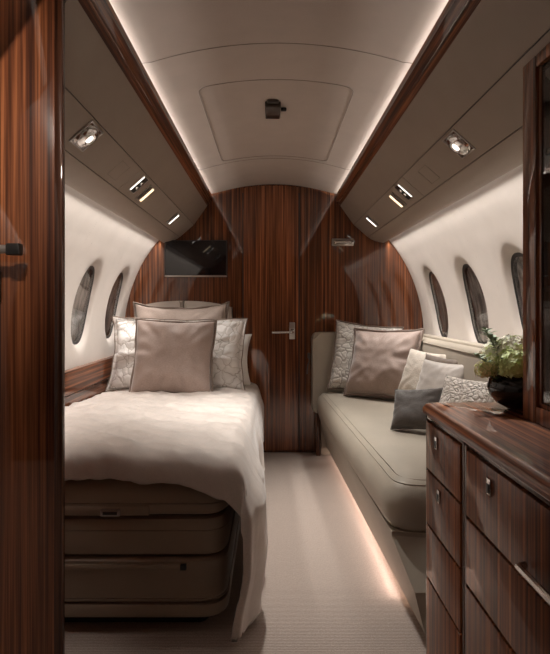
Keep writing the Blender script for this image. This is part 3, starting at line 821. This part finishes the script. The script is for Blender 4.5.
def hydrangea(off, r, mat, label, nf=120, stem=True, squash=.85):
    off = (off[0], off[1], off[2] - .012)
    base = Vector((VX + off[0] * .35, VY + off[1] * .35, VZ + .02)); top = Vector((VX + off[0], VY + off[1], VZ + off[2]))
    t = thing('hydrangea', label, 'flower', base, group='hydrangeas in the black bowl')
    rel = top - base
    bm = tube(bmesh.new(), [(0, 0, 0), rel * .5 + Vector((0, 0, .01)), rel], .0025, 6); obj('stem', bm, 'leaf', t)
    bm = bmesh.new()
    for k in range(nf):
        ph = math.acos(1 - 1.7 * (k + .5) / nf); th = k * 2.39996 + rnd.random() * .3
        n = Vector((math.sin(ph) * math.cos(th), math.sin(ph) * math.sin(th), math.cos(ph)))
        rr = r * (1 + rnd.uniform(-.10, .08)); c = rel + Vector((n.x * rr, n.y * rr, n.z * rr * squash))
        floret(bm, c, n + Vector((rnd.uniform(-.4, .4), rnd.uniform(-.4, .4), rnd.uniform(-.3, .4))), r * .23)
    obj('bloom', bm, mat, t, smooth=0)
    core = bmesh.new(); bmesh.ops.create_icosphere(core, subdivisions=2, radius=r * .80)
    for q in core.verts: q.co = Vector((q.co.x, q.co.y, q.co.z * squash)) + rel
    obj('calyx', core, 'petal_g', t)
    bm = bmesh.new()
    for k in range(3):
        th = rnd.random() * 6.28; d = Vector((math.cos(th), math.sin(th), .25)); leafmesh(bm, rel * .75, d, Vector((0, 0, 1)), r * 1.25, r * .38)
    obj('leaf', bm, 'leaf', t, smooth=60)
hydrangea((-.035, -.030, .128), .044, 'petal_g', 'green hydrangea head at the front left of the bowl')
hydrangea((-.015, .02, .160), .045, 'petal', 'cream white hydrangea head topmost in the bowl')
hydrangea((-.094, .000, .112), .028, 'petal_y', 'small yellowish hydrangea head hanging over the left rim of the bowl', 70)
hydrangea((.030, -.040, .130), .042, 'petal_g', 'green hydrangea head at the front right of the bowl, against the cabinet')
hydrangea((.045, .03, .158), .042, 'petal', 'cream white hydrangea head at the back right of the bowl')
hydrangea((-.045, .055, .150), .036, 'petal', 'cream white hydrangea head at the back left of the bowl', 90)
hydrangea((.005, -.065, .112), .032, 'petal_g', 'small green hydrangea head low at the front of the bowl', 80)
def sprig(off, label, seed, n=26, L=.016):
    r2 = random.Random(seed); base = Vector((VX + off[0] * .3, VY + off[1] * .3, VZ + .02)); rel = Vector(off) + Vector((VX, VY, VZ)) - base
    t = thing('leafy_sprig', label, 'sprig', base, group='leafy sprigs in the black bowl')
    pts = [Vector((0, 0, 0)), rel * .35 + Vector((0, 0, .03)), rel * .7 + Vector((0, 0, .02)), rel]
    obj('stem', tube(bmesh.new(), pts, lambda q: .0022 - .0012 * q, 6), 'leaf_p', t)
    bm = bmesh.new()
    for k in range(n):
        q = .4 + .6 * k / n; i = min(2, int(q * 3)); p = pts[i].lerp(pts[i + 1], q * 3 - i)
        th = k * 2.4; d = Vector((math.cos(th), math.sin(th), .35 + r2.random() * .5))
        leafmesh(bm, p, d, Vector((0, 0, 1)), L * r2.uniform(.8, 1.3), L * .34)
    obj('leaf', bm, 'leaf_p', t, smooth=60)
sprig((-.085, .03, .205), 'tall sage green sprig leaning left above the flower bowl', 1, 34, .020)
sprig((-.125, .0, .140), 'low sage green sprig reaching left from the flower bowl', 2, 26, .018)
sprig((-.060, .04, .185), 'short sage green sprig standing behind the left hydrangeas', 3, 26, .018)

# ------------------------------------------------------------------ reading-light beams and door fill
def spot(name, loc, target, power, size, blend, col, rad=.02):
    l = bpy.data.lights.new(name, 'SPOT'); l.energy = power; l.spot_size = R(size); l.spot_blend = blend; l.color = col; l.shadow_soft_size = rad
    o = bpy.data.objects.new(name, l); COL.objects.link(o); o.location = loc; aim(o, Vector(target) - Vector(loc)); return o
WS = (1, .965, .91)
spot('beam_bed_middle', (-.56, 2.40, 1.56), (-.36, 2.45, .55), 22, 70, 1, WS, .07)
spot('beam_bed_head', (-.56, 3.10, 1.56), (-.50, 3.10, .6), 15, 95, 1, WS)
spot('ceiling_downlight', (.008, 2.30, 1.855), (.05, 2.22, 0), 88, 74, 1, WS, .035)
spot('beam_sofa', (.60, 3.20, 1.56), (.56, 2.85, .5), 32, 84, 1, WS, .07)
spot('beam_sideboard', (.58, 1.74, 1.56), (.68, 1.34, .85), 30, 60, 1, WS)
spot('beam_door', (-.55, 1.64, 1.56), (-.45, 2.1, .5), 5, 80, 1, WS)
# added fill from behind the camera, no visible lamp, brightens the left door
spot('door_fill_spot', (-.25, .15, 1.80), (-.72, 1.15, 1.42), 36, 52, 1, (1, .88, .78), .03)

w = bpy.data.worlds.new('world'); sc.world = w; w.use_nodes = True
w.node_tree.nodes['Background'].inputs[0].default_value = (.02, .018, .016, 1)
w.node_tree.nodes['Background'].inputs[1].default_value = 1

# ------------------------------------------------------------------ camera
cam = bpy.data.cameras.new('camera'); co = bpy.data.objects.new('camera', cam); COL.objects.link(co)
co.location = (0, 0, CAMZ); co.rotation_euler = (R(90), 0, 0)
cam.sensor_fit = 'VERTICAL'; cam.sensor_height = 36; cam.lens = 36 * 506 / 654
cam.shift_x = 4 / 654; cam.shift_y = -20 / 654; cam.clip_start = .02
sc.camera = co
sc.cycles.caustics_reflective = False
sc.view_settings.view_transform = 'Standard'; sc.view_settings.look = 'None'
sc.view_settings.exposure = 0; sc.view_settings.gamma = 1; sc.view_settings.use_curve_mapping = False
